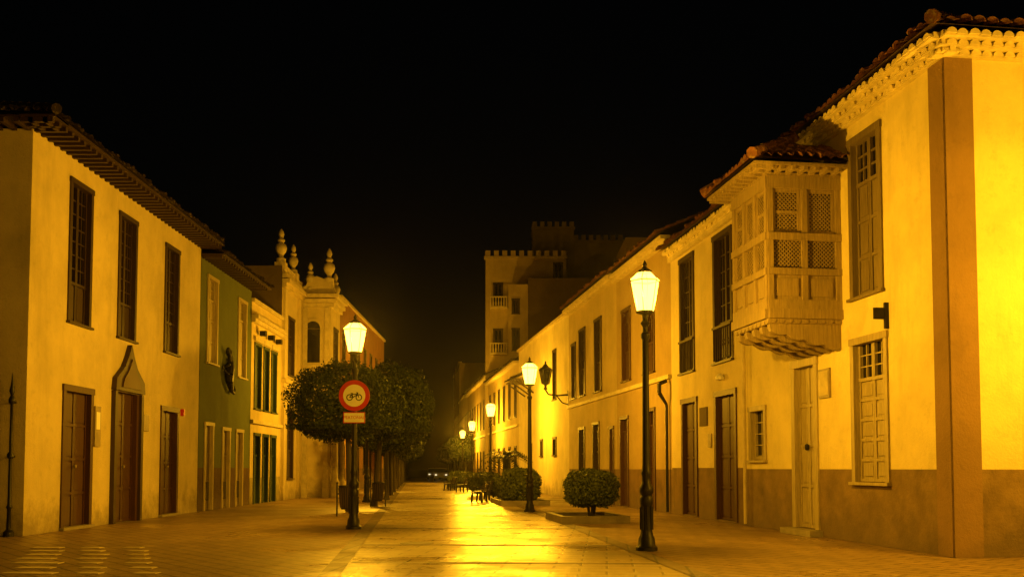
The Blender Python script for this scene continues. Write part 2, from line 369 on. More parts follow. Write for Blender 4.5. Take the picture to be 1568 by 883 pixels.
for z,e in ((5.5,.12),(5.7,.22),(9.75,.15),(9.95,.3),(10.2,.42)):
    B.box('portal_cornice','trim',ff,-e,W,0-(y1-y0),e,z+.002,z+.19)
for a in (.08,1.2):
    B.box('portal_pilasters','trim',ff,a,a+.24,0,.1,.9,5.45); B.box('portal_pilasters','trim',ff,a-.04,a+.28,0,.14,0,.9)
    B.box('portal_pilasters','trim',ff,a,a+.24,0,.1,5.92,9.7)
for yy in (50.25,52.1):
    B.lathe('portal_columns','trim',(-9.08,yy,0),[(.26,0),(.26,.8),(.2,.85),(.17,1.0),(.17,1.1),(.15,4.9),(.19,5.0),(.24,5.2),(.24,5.45)],14)
pp=[(-.2,10.4),(-.15,10.75),(.2,10.85),(.35,11.2),(.75,11.35),(1.15,11.2),(1.3,10.85),(1.45,10.8),(1.48,10.4)]
B.prism('curved_pediment','stone',ff,pp,-.35,.1)
urn=[(.2,0),(.2,.18),(.1,.24),(.09,.34),(.2,.5),(.24,.66),(.2,.82),(.09,.92),(.15,.98),(.15,1.04),(.07,1.14),(.12,1.28),(.09,1.42),(.02,1.55)]
def urnat(x,y,z,s): B.lathe('urn_finials','trim',(x,y,z),[(r*s*1.1,h*s) for r,h in urn],12)
urnat(-10.95,46.0,11.2,1.05); urnat(-10.95,48.6,11.2,.95); urnat(-10.4,50.1,10.6,.95); urnat(-9.45,50.2,11.05,1.15); urnat(-9.5,52.3,10.4,1.0)
for x,y in ((-10.95,46.0),(-10.95,48.6)):
    q=Fr((x-.25,y-.25),(0,1),(1,0)); B.box('parapet_piers','stone',q,0,.5,0,.5,10.64,11.2)
q=Fr((-9.68,49.97),(0,1),(1,0)); B.box('parapet_piers','stone',q,0,.46,0,.46,10.4,11.05)
for i in range(9): B.lathe('parapet_balusters','trim',(-10.95,46.4+i*.24,10.64),[(.05,0),(.09,.15),(.04,.3),(.05,.4)],8)
q=Fr((-11.1,46.26),(0,1),(1,0)); B.box('parapet_rail','trim',q,0,2.1,0,.3,11.04,11.15)
B.emit()
# ------------------------------------------------------------------ generic terraced house
def terrace(name,A,Bp,side,H,mat,depth=9,fm='dwood',tile=None,eave=True,up=(5.0,7.6),dn=(0,3.0),pitch=3.1,first=1.0,near=True,cor=True,ww=1.1):
    B=Bd(name,(A[0],A[1],0)); fr,L=frame(A,Bp,side); ops=[]; a=first;k=0
    while a+ww+.3<L:
        ops.append((a,a+ww,up[0],up[1]))
        if H>11: ops.append((a,a+ww,up[1]+1.2,min(up[1]+3.0,H-.8)))
        if k%2==0: ops.append((a,a+ww,dn[0],dn[1]))
        else: ops.append((a,a+ww,1.1,dn[1]))
        a+=pitch;k+=1
    ops=[o for o in ops if o[3]>o[2]+.4]
    facade(B,fr,L,H,ops,mat); body(B,fr,L,H,depth,mat,near)
    for o in ops: window(B,fr,*o,fm,gf=.5 if o[2]>.5 else 0,prows=2 if o[2]>.5 else 4)
    if cor: B.box('cornice','trim',fr,.01,L-.01,0,.15,up[0]-.7,up[0]-.55)
    if eave:
        slope(B,'roof_tiles',tile or 'tiledark',fr,0,L,.5,H+.16,4,1.6)
        B.box('eave_band','trim',fr,0,L,0,.4,H-.02,H+.13)
    else: B.box('parapet_coping','trim',fr,.01,L-.01,-.3,.14,H+.002,H+.16)
    return B,fr,L
B,_,_=terrace('red_house',(-10.8,52.7),(-10.8,61),'L',11.6,'redw',near=True,eave=False); B.emit()
B,_,_=terrace('tall_left_house',(-10.8,61.05),(-10.9,83),'L',12.2,'redw',eave=False,up=(4.8,7.2)); B.emit()
B,_,_=terrace('plain_house',(-10.9,83.05),(-13.6,108),'L',9.5,'tanw'); B.emit()
B,_,_=terrace('plain_house',(-13.6,108.05),(-18,152),'L',11.5,'brownw',eave=False); B.emit()

# ------------------------------------------------------------------ RIGHT: big yellow house (R1)
A1=(7.47,16.55);A2=(6.16,25.86);A3=(5.28,32.31);A4=(2.87,49.13)
fr,L=frame(A1,A2,'R'); fe=Fr(A1,(-fr.n[0],-fr.n[1]),(-fr.t[0],-fr.t[1]))
B=Bd('yellow_balcony_house',(A1[0],A1[1],0))
H=8.62
ops=[(2.2,3.45,4.95,8.22),(2.1,3.5,1.22,4.1),(5.1,6.4,.14,3.95),(8.0,9.05,1.7,3.05),(4.35,5.45,4.9,7.3)]
facade(B,fr,L,H,ops,'yellow'); facade(B,fe,10,H,[],'yellow'); body(B,fr,L,H,10,'yellow',near=False)
window(B,fr,*ops[0],'gwood',gf=.28,cols=2,rows=3,prows=3,leaves=2,fw=.11)
window(B,fr,*ops[1],'lwood',gf=.27,cols=2,rows=3,prows=5,leaves=2,fw=.11)
window(B,fr,*ops[2],'lwood',gf=0,prows=4,fw=.15)
window(B,fr,*ops[3],'lwood',gf=.98,cols=2,rows=4,leaves=1,fw=.1)
window(B,fr,*ops[4],'gwood',gf=.5)
B.box('door_step','concrete',fr,4.95,6.55,-.15,.3,0.0,.13)
B.lathe('door_handle','iron',fr.P(5.75,-.03,1.9),[(.03,0),(.05,.03),(.05,.12),(.02,.15)],8)
B.box('corner_quoin','quoin',fr,-.04,.46,-.02,.05,0,H-.03); B.box('corner_quoin','quoin',fe,-.05,.47,-.02,.045,0,H-.033)
B.box('wall_plaque','brass',fr,4.45,4.98,.0,.05,3.02,3.65); B.box('wall_plaque','trim',fr,4.5,4.93,.05,.06,3.07,3.6)
B.box('bracket_sign','iron',fr,2.02,2.08,0,.08,4.15,4.65); B.box('bracket_sign','iron',fr,2.03,2.07,.081,.3,4.33,4.55)
B.tube('downpipe','trim',[fr.P(9.2,.1,z) for z in (0.05,8.5)],[.045,.045])
B.box('flood_light','concrete',fr,8.1,8.35,.0,.25,4.7,5.0); B.box('flood_light','concrete',fr,8.45,8.6,.0,.18,4.65,4.85)
courses(B,'wtile',fr,-.25,L,H-.05,3,step=.15,h=.11,pitch=.21)
courses(B,'wtile',fe,-.25,10,H-.052,3,step=.15,h=.11,pitch=.21)
slope(B,'roof_tiles','tile',fr,-.62,L+.1,.62,H+.27,5,2.2,hipL=1)
slope(B,'roof_tiles','tile',fe,-.62,10,.62,H+.27,5,2.2,hipL=1)
# balcony (wooden, enclosed, latticed)
s0,s1,D=3.9,5.86,1.62
FA=Fr(fr.P(s0,D,0)[:2],(-fr.n[0],-fr.n[1]),(-fr.t[0],-fr.t[1]))
FB=Fr(fr.P(s0,D,0)[:2],fr.t,fr.n)
FC=Fr(fr.P(s1,D,0)[:2],(-fr.n[0],-fr.n[1]),fr.t)
def lattice(F,a0,a1,z0,z1,sp=.085):
    w=a1-a0;h=z1-z0;n=int((w+h)/sp)
    for i in range(1,n):
        c=i*sp
        p=[(max(0,c-h),min(c,h)),(min(c,w),max(0,c-w))]
        q=[(w-max(0,c-h),min(c,h)),(w-min(c,w),max(0,c-w))]
        for k,(u,v) in enumerate((p,q)):
            dx,dz=v[0]-u[0],v[1]-u[1]; l=math.hypot(dx,dz)
            if l<.03: continue
            ox,oz=-dz/l*.011,dx/l*.011; d=-.05+k*.012
            B.prism('balcony_lattice','bwood',F,[(a0+u[0]+ox,z0+u[1]+oz),(a0+v[0]+ox,z0+v[1]+oz),(a0+v[0]-ox,z0+v[1]-oz),(a0+u[0]-ox,z0+u[1]-oz)],d-.01,d+.001)
def balc(F,Lf,cols):
    for z0,z1,d in ((4.6,4.8,.07),(4.8,5.0,.03),(5.52,5.66,.05),(6.25,6.4,.05),(7.34,7.6,.04)):
        B.box('balcony_rails','bwood',F,-.0,Lf,-.1,d,z0,z1-.003)
    for i in range(cols+1):
        a=i*(Lf-.12)/cols
        for z0,z1 in ((5.0,5.517),(5.66,6.247),(6.4,7.337)): B.box('balcony_posts','bwood',F,a,a+.12,-.1,.025,z0,z1)
    for i in range(cols):
        a0=i*(Lf-.12)/cols+.12; a1=(i+1)*(Lf-.12)/cols
        B.box('balcony_panels','bwood',F,a0,a1,-.08,-.03,5.0,5.517)
        B.prism('balcony_panels','bwood',F,[(a0+.08,5.07),(a1-.08,5.07),(a1-.08,5.45),(a0+.08,5.45)],-.03,.0)
        lattice(F,a0,a1,5.66,6.247)
        m=.07
        B.box('balcony_sashes','bwood',F,a0,a0+m,-.08,-.02,6.4,7.337); B.box('balcony_sashes','bwood',F,a1-m,a1,-.08,-.02,6.4,7.337)
        B.box('balcony_sashes','bwood',F,a0+m,a1-m,-.08,-.022,6.4,6.4+m); B.box('balcony_sashes','bwood',F,a0+m,a1-m,-.08,-.022,7.337-m,7.337)
        if i%2==0 and cols>1: 
            zc=6.85; B.box('balcony_sashes','bwood',F,a0+m,a1-m,-.078,-.024,zc-.03,zc+.03)
        lattice(F,a0+m,a1-m,6.4+m,7.337-m)
balc(FA,D,2); balc(FB,s1-s0,3); balc(FC,D,2)
B.box('balcony_liner','dwood',fr,s0+.2,s1-.2,0,D-.2,4.75,7.5)
B.box('balcony_floor','bwood',fr,s0+.02,s1-.02,0.01,D-.02,4.5,4.6)
B.box('balcony_ceiling','bwood',fr,s0-.05,s1+.05,0.01,D+.05,7.6,7.66)
for i in range(5):
    a=s0+.05+i*(s1-s0-.25)/4
    pts=[(0,4.5),(D-.05,4.5),(D-.05,4.42)]
    n=24
    for k in range(n+1):
        d=(D-.08)*(1-k/n); base=4.42-.42*(1-d/D)**.8; base-=.06*abs(math.sin(math.pi*4*d/D)); pts.append((d,base))
    B.prism_d('balcony_corbels','bwood',fr,pts,a,a+.14)
for F,Lf in ((FA,D),(FB,s1-s0)):
    n=9
    for i in range(n):
        c=(i+.5)*Lf/n; r=Lf/n*.48
        B.prism('balcony_scallops','bwood',F,[(c+r*math.cos(t),4.6-.002+r*1.1*math.sin(t)) for t in [math.pi+math.pi*j/8 for j in range(9)]],-.06,.0)
        B.prism('balcony_scallops','bwood',F,[(c+r*math.cos(t),7.66+.1+r*math.sin(t)) for t in [math.pi+math.pi*j/8 for j in range(9)]],.2,.24)
ov=.45
B.box('balcony_soffit','bwood',fr,s0-ov,s1+ov,.01,D+ov,7.7,7.76)
for i in range(11): 
    a=s0-ov+.05+i*(s1-s0+2*ov-.2)/10; B.box('balcony_rafters','bwood',fr,a,a+.08,D-.05,D+ov-.03,7.62,7.7)
for i in range(8):
    d=.15+i*.25; B.box('balcony_rafters','bwood',fr,s0-ov+.03,s0-.05,d,d+.08,7.622,7.698)
slope(B,'balcony_roof_tiles','tile',fr,s0-ov-.08,s1+ov+.08,D+ov+.08,7.82,1.9,1.05,hipL=1,hipR=1,pitch=.2)
FA2=Fr(fr.P(s0,D,0)[:2],FA.t,FA.n); slope(B,'balcony_roof_tiles','tile',FA2,-ov-.08,D,ov+.08,7.82,1.5,.83,hipL=1,pitch=.2)
FD=Fr(fr.P(s1,D,0)[:2],FC.t,FC.n); slope(B,'balcony_roof_tiles','tile',FD,-ov-.08,D,ov+.08,7.82,1.5,.83,hipL=1,pitch=.2)
B.emit()
# ------------------------------------------------------------------ R2
fr,L=frame(A2,A3,'R'); B=Bd('two_door_house',(A2[0],A2[1],0))
ops=[(.8,2.3,4.5,8.15),(4.1,5.5,4.5,8.15),(.6,2.3,0.05,3.65),(3.9,5.4,0.05,3.65)]
facade(B,fr,L,8.45,ops,'yellow2'); body(B,fr,L,8.45,9,'yellow2',near=False)
for o in ops[:2]:
    window(B,fr,*o,'dwood',gf=.7,cols=2,rows=5,prows=2,fw=.12)
    for i in range(9):
        a=o[0]+.1+i*(o[1]-o[0]-.2)/8; B.strut('window_balusters','dwood',fr.P(a,.06,o[2]+.05),fr.P(a,.06,o[2]+.95),.022)
    B.box('window_balustrade','dwood',fr,o[0],o[1],.03,.09,o[2]+.95,o[2]+1.02)
for o in ops[2:]: window(B,fr,*o,'rwood',gf=0,prows=4,fw=.13)
B.box('wall_plaque','darkw',fr,2.95,3.6,0,.04,2.75,3.3); B.box('wall_plaque','brass',fr,2.6,2.85,0,.04,2.1,2.5)
B.lathe('dome_light','white',fr.P(1.6,.1,3.95),[(.02,0),(.12,.03),(.13,.09),(.08,.17),(.02,.2)],12)
B.box('cornice','trim',fr,0,L,0,.12,8.3,8.42); courses(B,'wtile',fr,0,L,8.44,2,step=.16,h=.11,pitch=.22)
slope(B,'roof_tiles','tile',fr,0,L,.5,8.66,4,1.8)
B.emit()
# ------------------------------------------------------------------ R3 two houses
fr,L=frame(A3,A4,'R'); sp=7.3
def sub(fr,s): return fr.P(s,0,0)[:2]
f1=Fr(sub(fr,0),fr.t,fr.n); f2=Fr(sub(fr,sp),fr.t,fr.n)
B=Bd('tan_house',(*sub(fr,0),0)); H=9.1
ops=[(1.9,3.2,4.9,7.6),(5.1,6.4,4.9,7.7),(1.9,2.9,0.02,3.6),(5.5,6.75,0.02,3.5)]
facade(B,f1,sp,H,ops,'brownw'); body(B,f1,sp,H,9,'brownw')
for o in ops[:2]: window(B,f1,*o,'rwood',gf=.6,cols=2,rows=4)
for o in ops[2:]: window(B,f1,*o,'rwood',gf=.15,rows=1,prows=4)
B.box('string_course','trim',f1,.01,sp-.01,0,.12,4.45,4.6)
for i in range(2): B.box('cornice','trim',f1,0,sp,0,.2+.15*i,H-.1+.13*i,H+.02+.13*i)
slope(B,'roof_tiles','tile',f1,0,sp,.5,H+.22,4,1.7)
B.tube('drain_pipe','iron',[f1.P(.25,.1,4.4),f1.P(.25,.35,4.3),f1.P(.25,.35,4.0),f1.P(.25,.1,3.6),f1.P(.25,.1,.05)],[.07,.07,.07,.05,.05])
B.emit()
B=Bd('long_tan_house',(*sub(fr,sp),0)); H=9.25; L2=L-sp
ops=[(2.6,3.95,4.85,8.05),(5.85,7.2,4.9,8.05),(8.0,9.0,4.9,7.6),(.5,1.2,0.02,3.2),(3.1,4.3,1.35,3.5),(6.0,7.3,1.35,3.4)]
facade(B,f2,L2,H,ops,'tanw'); body(B,f2,L2,H,9,'tanw')
for o in ops: window(B,f2,*o,'rwood' if o[2]<.5 else 'dwood',gf=.6 if o[2]>.5 else 0,prows=2)
B.box('string_course','trim',f2,.01,L2-.01,0,.12,4.45,4.6)
B.box('cornice','trim',f2,0,L2,0,.2,H-.1,H+.02); B.box('cornice','trim',f2,0,L2,0,.35,H+.022,H+.15)
slope(B,'roof_tiles','tile',f2,0,L2,.5,H+.2,4,1.7)
B.emit()
# R4
t=fr.t; A5=(A4[0]+t[0]*17,A4[1]+t[1]*17)
fr4,L4=frame(A4,A5,'R'); B=Bd('white_house',(*A4,0)); H=9.3
ops=[(3.4,4.4,2.2,3.15),(3.4,4.4,5.2,7.9),(7.6,8.4,2.2,3.15),(11.5,12.6,0.02,3.0)]
facade(B,fr4,L4,H,ops,'whitew'); body(B,fr4,L4,H,9,'whitew')
for o in ops: window(B,fr4,*o,'dwood',gf=.6 if o[2]>.5 else 0)
B.box('parapet_coping','trim',fr4,0,L4,-.3,.15,H+.002,H+.15)
slope(B,'canopy_tiles','tiledark',fr4,10.6,14.6,1.3,7.0,1.25,.6); B.box('canopy_beam','dwood',fr4,10.7,14.5,.0,1.2,6.88,6.97)
for a in (10.9,12.6,14.2): B.strut('canopy_brackets','dwood',fr4.P(a,0,6.1),fr4.P(a,1.1,6.86),.05)
B.emit()
def lantern(B,c,s=1.0,lit=True,iron='iron'):
    x,y,z=c; g='lglass' if lit else 'glass'
    n=6
    rb,rt,h=.165*s,.275*s,.56*s
    ang=[2*math.pi*i/n+.2 for i in range(n)]
    lo=[(x+rb*math.cos(a),y+rb*math.sin(a),z) for a in ang]; hi=[(x+rt*math.cos(a),y+rt*math.sin(a),z+h) for a in ang]
    B.add('lantern_glass',g,lo+hi,[(i,(i+1)%n,n+(i+1)%n,n+i) for i in range(n)])
    if lit:
        up=[(x+.285*s*math.cos(a),y+.285*s*math.sin(a),z+h+.03) for a in ang]; tp=[(x+.14*s*math.cos(a),y+.14*s*math.sin(a),z+h+.17*s) for a in ang]
        B.add('lantern_top_glass',g,up+tp,[(i,(i+1)%n,n+(i+1)%n,n+i) for i in range(n)])
        for i in range(n): B.strut('lantern_frame',iron,up[i],tp[i],.008*s)
        B.lathe('lantern_cap',iron,(x,y,z),[(.15*s,h+.16*s),(.13*s,h+.2*s),(.06*s,h+.24*s),(.03*s,h+.29*s),(.045*s,h+.32*s),(.005,h+.4*s)],12)
    else:
        B.lathe('lantern_cap',iron,(x,y,z),[(.29*s,h+.01),(.3*s,h+.03),(.2*s,h+.11*s),(.12*s,h+.16*s),(.11*s,h+.2*s),(.06*s,h+.24*s),(.03*s,h+.29*s),(.045*s,h+.32*s),(.005,h+.4*s)],12)
    k=.007 if lit else .014
    for i in range(n):
        B.strut('lantern_frame',iron,lo[i],hi[i],k*s); B.strut('lantern_frame',iron,lo[i],lo[(i+1)%n],.014*s); B.strut('lantern_frame',iron,hi[i],hi[(i+1)%n],k*1.4*s)
    B.lathe('lantern_collar',iron,(x,y,z),[(.05*s,-.28*s),(.09*s,-.22*s),(.05*s,-.16*s),(.06*s,-.06*s),(.17*s,-.02*s),(.17*s,-.005)],12)
B=Bd('wall_lantern',(*fr4.P(.3,0,0)[:2],6))
c=fr4.P(.3,1.15,5.75); lantern(B,c,1.2,False)
B.tube('scroll_bracket','iron',[fr4.P(.3,0,5.2),fr4.P(.3,.5,5.15),fr4.P(.3,1.0,5.2),fr4.P(.3,1.15,5.42)],[.045,.04,.04,.04])
B.tube('scroll_bracket','iron',[fr4.P(.3,0,4.7),fr4.P(.3,.3,4.8),fr4.P(.3,.6,5.16)],[.03,.03,.03])
B.box('wall_plate','iron',fr4,.22,.38,0,.03,4.6,5.4)
B.emit()
A6=(-2.0,84.0)
B,_,_=terrace('tan_terrace_house',A5,A6,'R',8.6,'tanw'); B.emit()
B,_,_=terrace('far_terrace_house',(-2.0,84.05),(-4.9,108),'R',9.3,'brownw',near=False); B.emit()
B,_,_=terrace('far_terrace_house',(-4.9,108.05),(-7.0,130),'R',10.0,'tanw',near=False,eave=False); B.emit()
B,_,_=terrace('far_tall_house',(-7.0,130.05),(-9,152),'R',15.5,'brownw',depth=14,eave=False); B.emit()
def tower(name,x0,x1,y,dep,H,mat,mer=True,wins=(),balc=()):
    B=Bd(name,(x0,y,0)); f=Fr((x0,y),(1,0),(0,-1)); w=x1-x0
    facade(B,f,w,H,list(wins),mat); fl=Fr((x0,y+dep),(0,-1),(-1,0))
    B.add('side_walls',mat,[(x0,y,0),(x0,y+dep,0),(x0,y+dep,H),(x0,y,H),(x1,y,0),(x1,y+dep,0),(x1,y+dep,H),(x1,y,H)],[(0,1,2,3),(4,5,6,7),(1,5,6,2),(3,2,6,7)])
    for o in wins: window(B,f,*o,'dwood',gf=1.0,cols=1,rows=2)
    if mer:
        B.box('parapet',mat,f,-.12,w+.12,-.2,.12,H+.002,H+.25)
        n=int(w/.75)
        for i in range(n+1): a=i*(w-.42)/n; B.box('merlons',mat,f,a,a+.42,-.3,.05,H+.252,H+.75)
        for i in range(int(dep/.75)): B.box('merlons',mat,fl,i*.75,i*.75+.42,-.3,.05,H+.253,H+.75)
    for a0,a1,z in balc:
        B.box('balcony_slabs','trim',f,a0,a1,0,.9,z,z+.15); B.box('balcony_rails','trim',f,a0,a1,.82,.9,z+.9,z+1.0)
        k=int((a1-a0)/.22)
        for i in range(k+1): a=a0+.06+i*(a1-a0-.12)/k; B.lathe('balusters','trim',f.P(a,.86,z+.15),[(.05,0),(.08,.25),(.04,.5),(.05,.75)],6)
    B.emit()
tower('crenellated_tower',-2.3,4.7,84.3,9,19.6,'grayw',wins=[(.7,1.5,15.6,17.5),(.7,1.5,11.6,13.5),(5.9,6.7,17.7,19.3)],balc=[(.4,1.9,15.2),(.4,1.9,11.2),(.4,1.9,7.4)])
tower('crenellated_upper_tower',2.0,6.0,94,5,24.6,'grayw')
tower('crenellated_side_tower',6.05,10.8,94.5,6,23.4,'grayw')
tower('flat_roof_block',-.3,1.3,79,5,16.4,'grayw',mer=False,wins=[(.3,.9,11,12.8),(.3,.9,14,15.2)])
tower('dark_block',1.32,6.4,79,5,16.9,'darkw',mer=False)
tower('rear_block',8.8,13,75,9,19.3,'brownw',mer=False)
tower('rear_low_block',8,14,62,9,14.2,'brownw',mer=False)

# ------------------------------------------------------------------ street lamps
LC=(1,.465,.014)
def street_lamp(x,y,power=900):
    B=Bd('street_lamp',(x,y,0))
    pr=[(.2,0),(.2,.06),(.16,.1),(.15,.22),(.12,.28),(.105,.36),(.105,.8),(.12,.84),(.125,.95),(.1,1.0),(.13,1.06),(.13,1.14),(.085,1.22),(.08,1.35),(.1,1.4),(.08,1.46),(.07,1.6),(.062,3.4),(.06,3.85),(.085,3.9),(.085,3.96),(.05,4.0),(.05,4.12)]
    B.lathe('column','iron',(x,y,0),pr,12)
    for i in range(8):
        a=2*math.pi*i/8; B.strut('flutes','iron',(x+.11*math.cos(a),y+.11*math.sin(a),.38),(x+.11*math.cos(a),y+.11*math.sin(a),.8),.016)
    lantern(B,(x,y,4.38))
    e=B.emit()
    l=bpy.data.lights.new('bulb','POINT'); l.energy=power; l.color=LC; l.shadow_soft_size=.1
    o=bpy.data.objects.new('bulb',l); o.location=(x,y,4.7); sc.collection.objects.link(o); o.parent=e; o.matrix_parent_inverse=Matrix.Translation((-x,-y,0))
    return e
PW=2550
for x,y,k in ((2.46,17.98,1),(-3.92,24.34,.95),(.61,33.75,1.1),(-1.2,55,1.5),(-3.1,76,2.0),(-4.8,95,1.9),(-6.6,116,1.6),(-6.45,43.6,1.15),(-8.3,66,1.3),
              (9.9,12.6,1.6),(-5.5,-2.5,.55),(3.5,-1,1.0)):
    street_lamp(x,y,PW*k)
# ------------------------------------------------------------------ traffic sign fixed on the left lamp
x,y=-3.91,24.34
B=Bd('no_bicycles_sign',(x,y-.12,3.29)); f=Fr((x,y-.1),(1,0),(0,-1))
def disc(part,mat,r,d0,d1,r0=0,seg=40,c=(0,3.29)):
    if r0==0: B.prism(part,mat,f,[(c[0]+r*math.cos(2*math.pi*i/seg),c[1]+r*math.sin(2*math.pi*i/seg)) for i in range(seg)],d0,d1)
    else:
        for i in range(seg):
            a,b2=2*math.pi*i/seg,2*math.pi*(i+1)/seg
            B.prism(part,mat,f,[(c[0]+q*math.cos(t),c[1]+q*math.sin(t)) for q,t in ((r,a),(r,b2),(r0,b2),(r0,a))],d0,d1)
disc('sign_plate','red',.385,.0,.02); disc('sign_face','white',.275,.0205,.024)
for cx in (-.115,.115): disc('bicycle_wheels','black',.082,.0245,.027,.058,20,(cx,3.245))
def bar(a,b2,w=.011):
    dx,dz=b2[0]-a[0],b2[1]-a[1]; l=math.hypot(dx,dz); ox,oz=-dz/l*w,dx/l*w
    B.prism('bicycle_frame','black',f,[(a[0]+ox,a[1]+oz),(b2[0]+ox,b2[1]+oz),(b2[0]-ox,b2[1]-oz),(a[0]-ox,a[1]-oz)],.0272,.029)
for a,b2 in (((-.115,3.245),(-.03,3.245)),((-.03,3.245),(-.06,3.34)),((-.06,3.325),(.08,3.325)),((-.03,3.245),(.08,3.32)),((.115,3.245),(.07,3.36)),((-.115,3.245),(-.06,3.32)),((-.09,3.345),(-.035,3.345)),((.05,3.365),(.1,3.355))): bar(a,b2)
B.box('sub_plate','red',f,-.27,.27,0,.018,2.61,2.88); B.box('sub_plate_face','white',f,-.25,.25,.0185,.021,2.63,2.86)
for z in (3.1,3.45,2.75): B.box('clamps','iron',f,-.08,.08,-.16,-.001,z,z+.04)
e=B.emit()
cu=bpy.data.curves.new('lettering','FONT'); cu.body='PEATONAL'; cu.size=.105; cu.align_x='CENTER'; cu.align_y='CENTER'; cu.extrude=.001
to=bpy.data.objects.new('lettering',cu); to.data.materials.append(M['red']); sc.collection.objects.link(to); to.parent=e
to.location=(0,.12-.1-.0225,2.745-3.29); to.rotation_euler=(math.pi/2,0,0)
# ------------------------------------------------------------------ litter bins
def bin_(x,y):
    B=Bd('litter_bin',(x,y,0))
    B.lathe('drum','iron',(x,y,0),[(.15,.22),(.17,.24),(.235,.9),(.245,.92),(.245,.96),(.215,.96),(.205,.6)],18)
    for i in range(20):
        a=2*math.pi*i/20; B.strut('slats','dwood',(x+.178*math.cos(a),y+.178*math.sin(a),.27),(x+.24*math.cos(a),y+.24*math.sin(a),.88),.014)
    for sx in (-1,1):
        B.strut('posts','iron',(x+sx*.29,y,0),(x+sx*.29,y,1.02),.025); B.strut('pivots','iron',(x+sx*.29,y,.7),(x+sx*.21,y,.7),.02)
        B.lathe('post_caps','iron',(x+sx*.29,y,1.02),[(.03,0),(.035,.02),(.005,.05)],8)
    B.emit()
bin_(-5.16,30.6); bin_(-5.22,38.3)
# ------------------------------------------------------------------ benches
def bench(x,y,ang):
    B=Bd('park_bench',(x,y,0)); c,s=math.cos(ang),math.sin(ang); f=Fr((x,y),(c,s),(-s,c))
    for a in (-.8,.8):
        B.prism_d('iron_end','iron',f,[(-.05,0),(.02,0),(.05,.38),(.35,.38),(.4,0),(.47,0),(.44,.42),(.0,.45),(-.14,.88),(-.2,.86),(-.06,.4)],a-.03,a+.03)
        B.tube('armrest','iron',[f.P(a,-.08,.62),f.P(a,.3,.65),f.P(a,.44,.58),f.P(a,.4,.42)],[.02]*4)
    for i in range(5): B.box('seat','dwood',f,-.9,.9,.02+i*.09,.09+i*.09,.452,.48)
    for i in range(4): B.box('backrest','dwood',f,-.9,.9,-.06-.035*i,-.03-.035*i,.53+i*.1,.6+i*.1)
    B.emit()
bench(-1.25,43.6,math.radians(84)); bench(-1.0,46.8,math.radians(84)); bench(-2.9,61,math.radians(84)); bench(-4.2,72,math.radians(84)); bench(-4.0,66,math.radians(84))
# ------------------------------------------------------------------ foliage
def leaf_mesh(name,cen,rad,n,size,seed,mat,p=2.5,flat=0.0,lump=.08,shell=.72):
    rg=np.random.RandomState(seed)
    d=rg.normal(size=(n,3)); d/=np.linalg.norm(d,axis=1)[:,None]
    k=(np.abs(d)**p).sum(1)**(-1/p)
    lm=1+lump*(np.sin(d[:,0]*5+seed)*np.sin(d[:,1]*6+1)+.6*np.sin(d[:,2]*9+d[:,0]*7)+.5*np.sin(d[:,1]*13+d[:,0]*11+seed))
    rr=shell+(1-shell)*rg.rand(n)**.6; inner=rg.rand(n)<.18; rr[inner]=rg.rand(inner.sum())*.7
    stray=rg.rand(n)<.03; rr[stray]*=1.07
    P=d*(k*lm*rr)[:,None]*np.array(rad); 
    low=P[:,2]<-rad[2]*.55; P[low,2]*=(1-flat)
    P+=np.array(cen)
    nr=d*.9+rg.normal(size=(n,3))*.7; nr/=np.linalg.norm(nr,axis=1)[:,None]
    u=np.cross(nr,rg.normal(size=(n,3))); u/=np.linalg.norm(u,axis=1)[:,None]; w=np.cross(nr,u)
    s=size*(.6+.8*rg.rand(n))[:,None]
    V=np.stack([P-u*s,P-w*s*.45,P+u*s,P+w*s*.45],1).reshape(-1,3)
    me=bpy.data.meshes.new(name); me.from_pydata(V.tolist(),[],[(4*i,4*i+1,4*i+2,4*i+3) for i in range(n)]); me.materials.append(M[mat]); return me
def tree(x,y,rad,zc,n,size,seed,cx=0,mesh=None,th=None):
    B=Bd('laurel_tree',(x,y,0)); th=th or zc-rad[2]*.6
    B.tube('trunk','bark',[(x,y,0),(x+.02,y,.2),(x+cx*.2,y,th*.6),(x+cx*.4,y,th)],[.17,.12,.1,.09])
    rg=random.Random(seed)
    for i in range(9):
        a=i*2.4+rg.random(); r=rad[0]*rg.uniform(.5,.85)
        p0=(x+cx*.4,y,th*.92); p1=(x+cx*.7+r*.4*math.cos(a),y+r*.4*math.sin(a),th+.4+rg.random()*.3); p2=(x+cx+r*math.cos(a),y+r*math.sin(a),zc+rg.uniform(-.3,1)*rad[2]*.7)
        B.tube('limbs','bark',[p0,p1,p2],[.07,.045,.015],6)
    e=B.emit()
    me=mesh or leaf_mesh('crown',(0,0,0),rad,n,size,seed,'leaf',flat=.25)
    o=bpy.data.objects.new('crown',me); sc.collection.objects.link(o); o.parent=e; o.location=(cx,0,zc); o.rotation_euler=(0,0,seed*1.3 if mesh else 0)
    return me
tree(-5.6,33.9,(1.85,1.7,1.5),3.62,26000,.058,3,cx=-.2)
tree(-5.45,38.8,(1.65,1.6,1.75),3.85,22000,.062,5,cx=.65)
mf=leaf_mesh('crown_far',(0,0,0),(1.75,1.75,1.5),6000,.13,9,'leaf',flat=.25)
y=46.5;i=0
while y<150:
    tree(-5.9-(y-46)*.097,y,(1.75,1.75,1.5),3.5,0,0,11+i,mesh=mf); y+=7.5;i+=1
for y in (100,108,116,124,132,140,148): tree(-5.6-(y-100)*.1+.9,y,(1.75,1.75,1.5),3.4,0,0,40+y,mesh=mf)
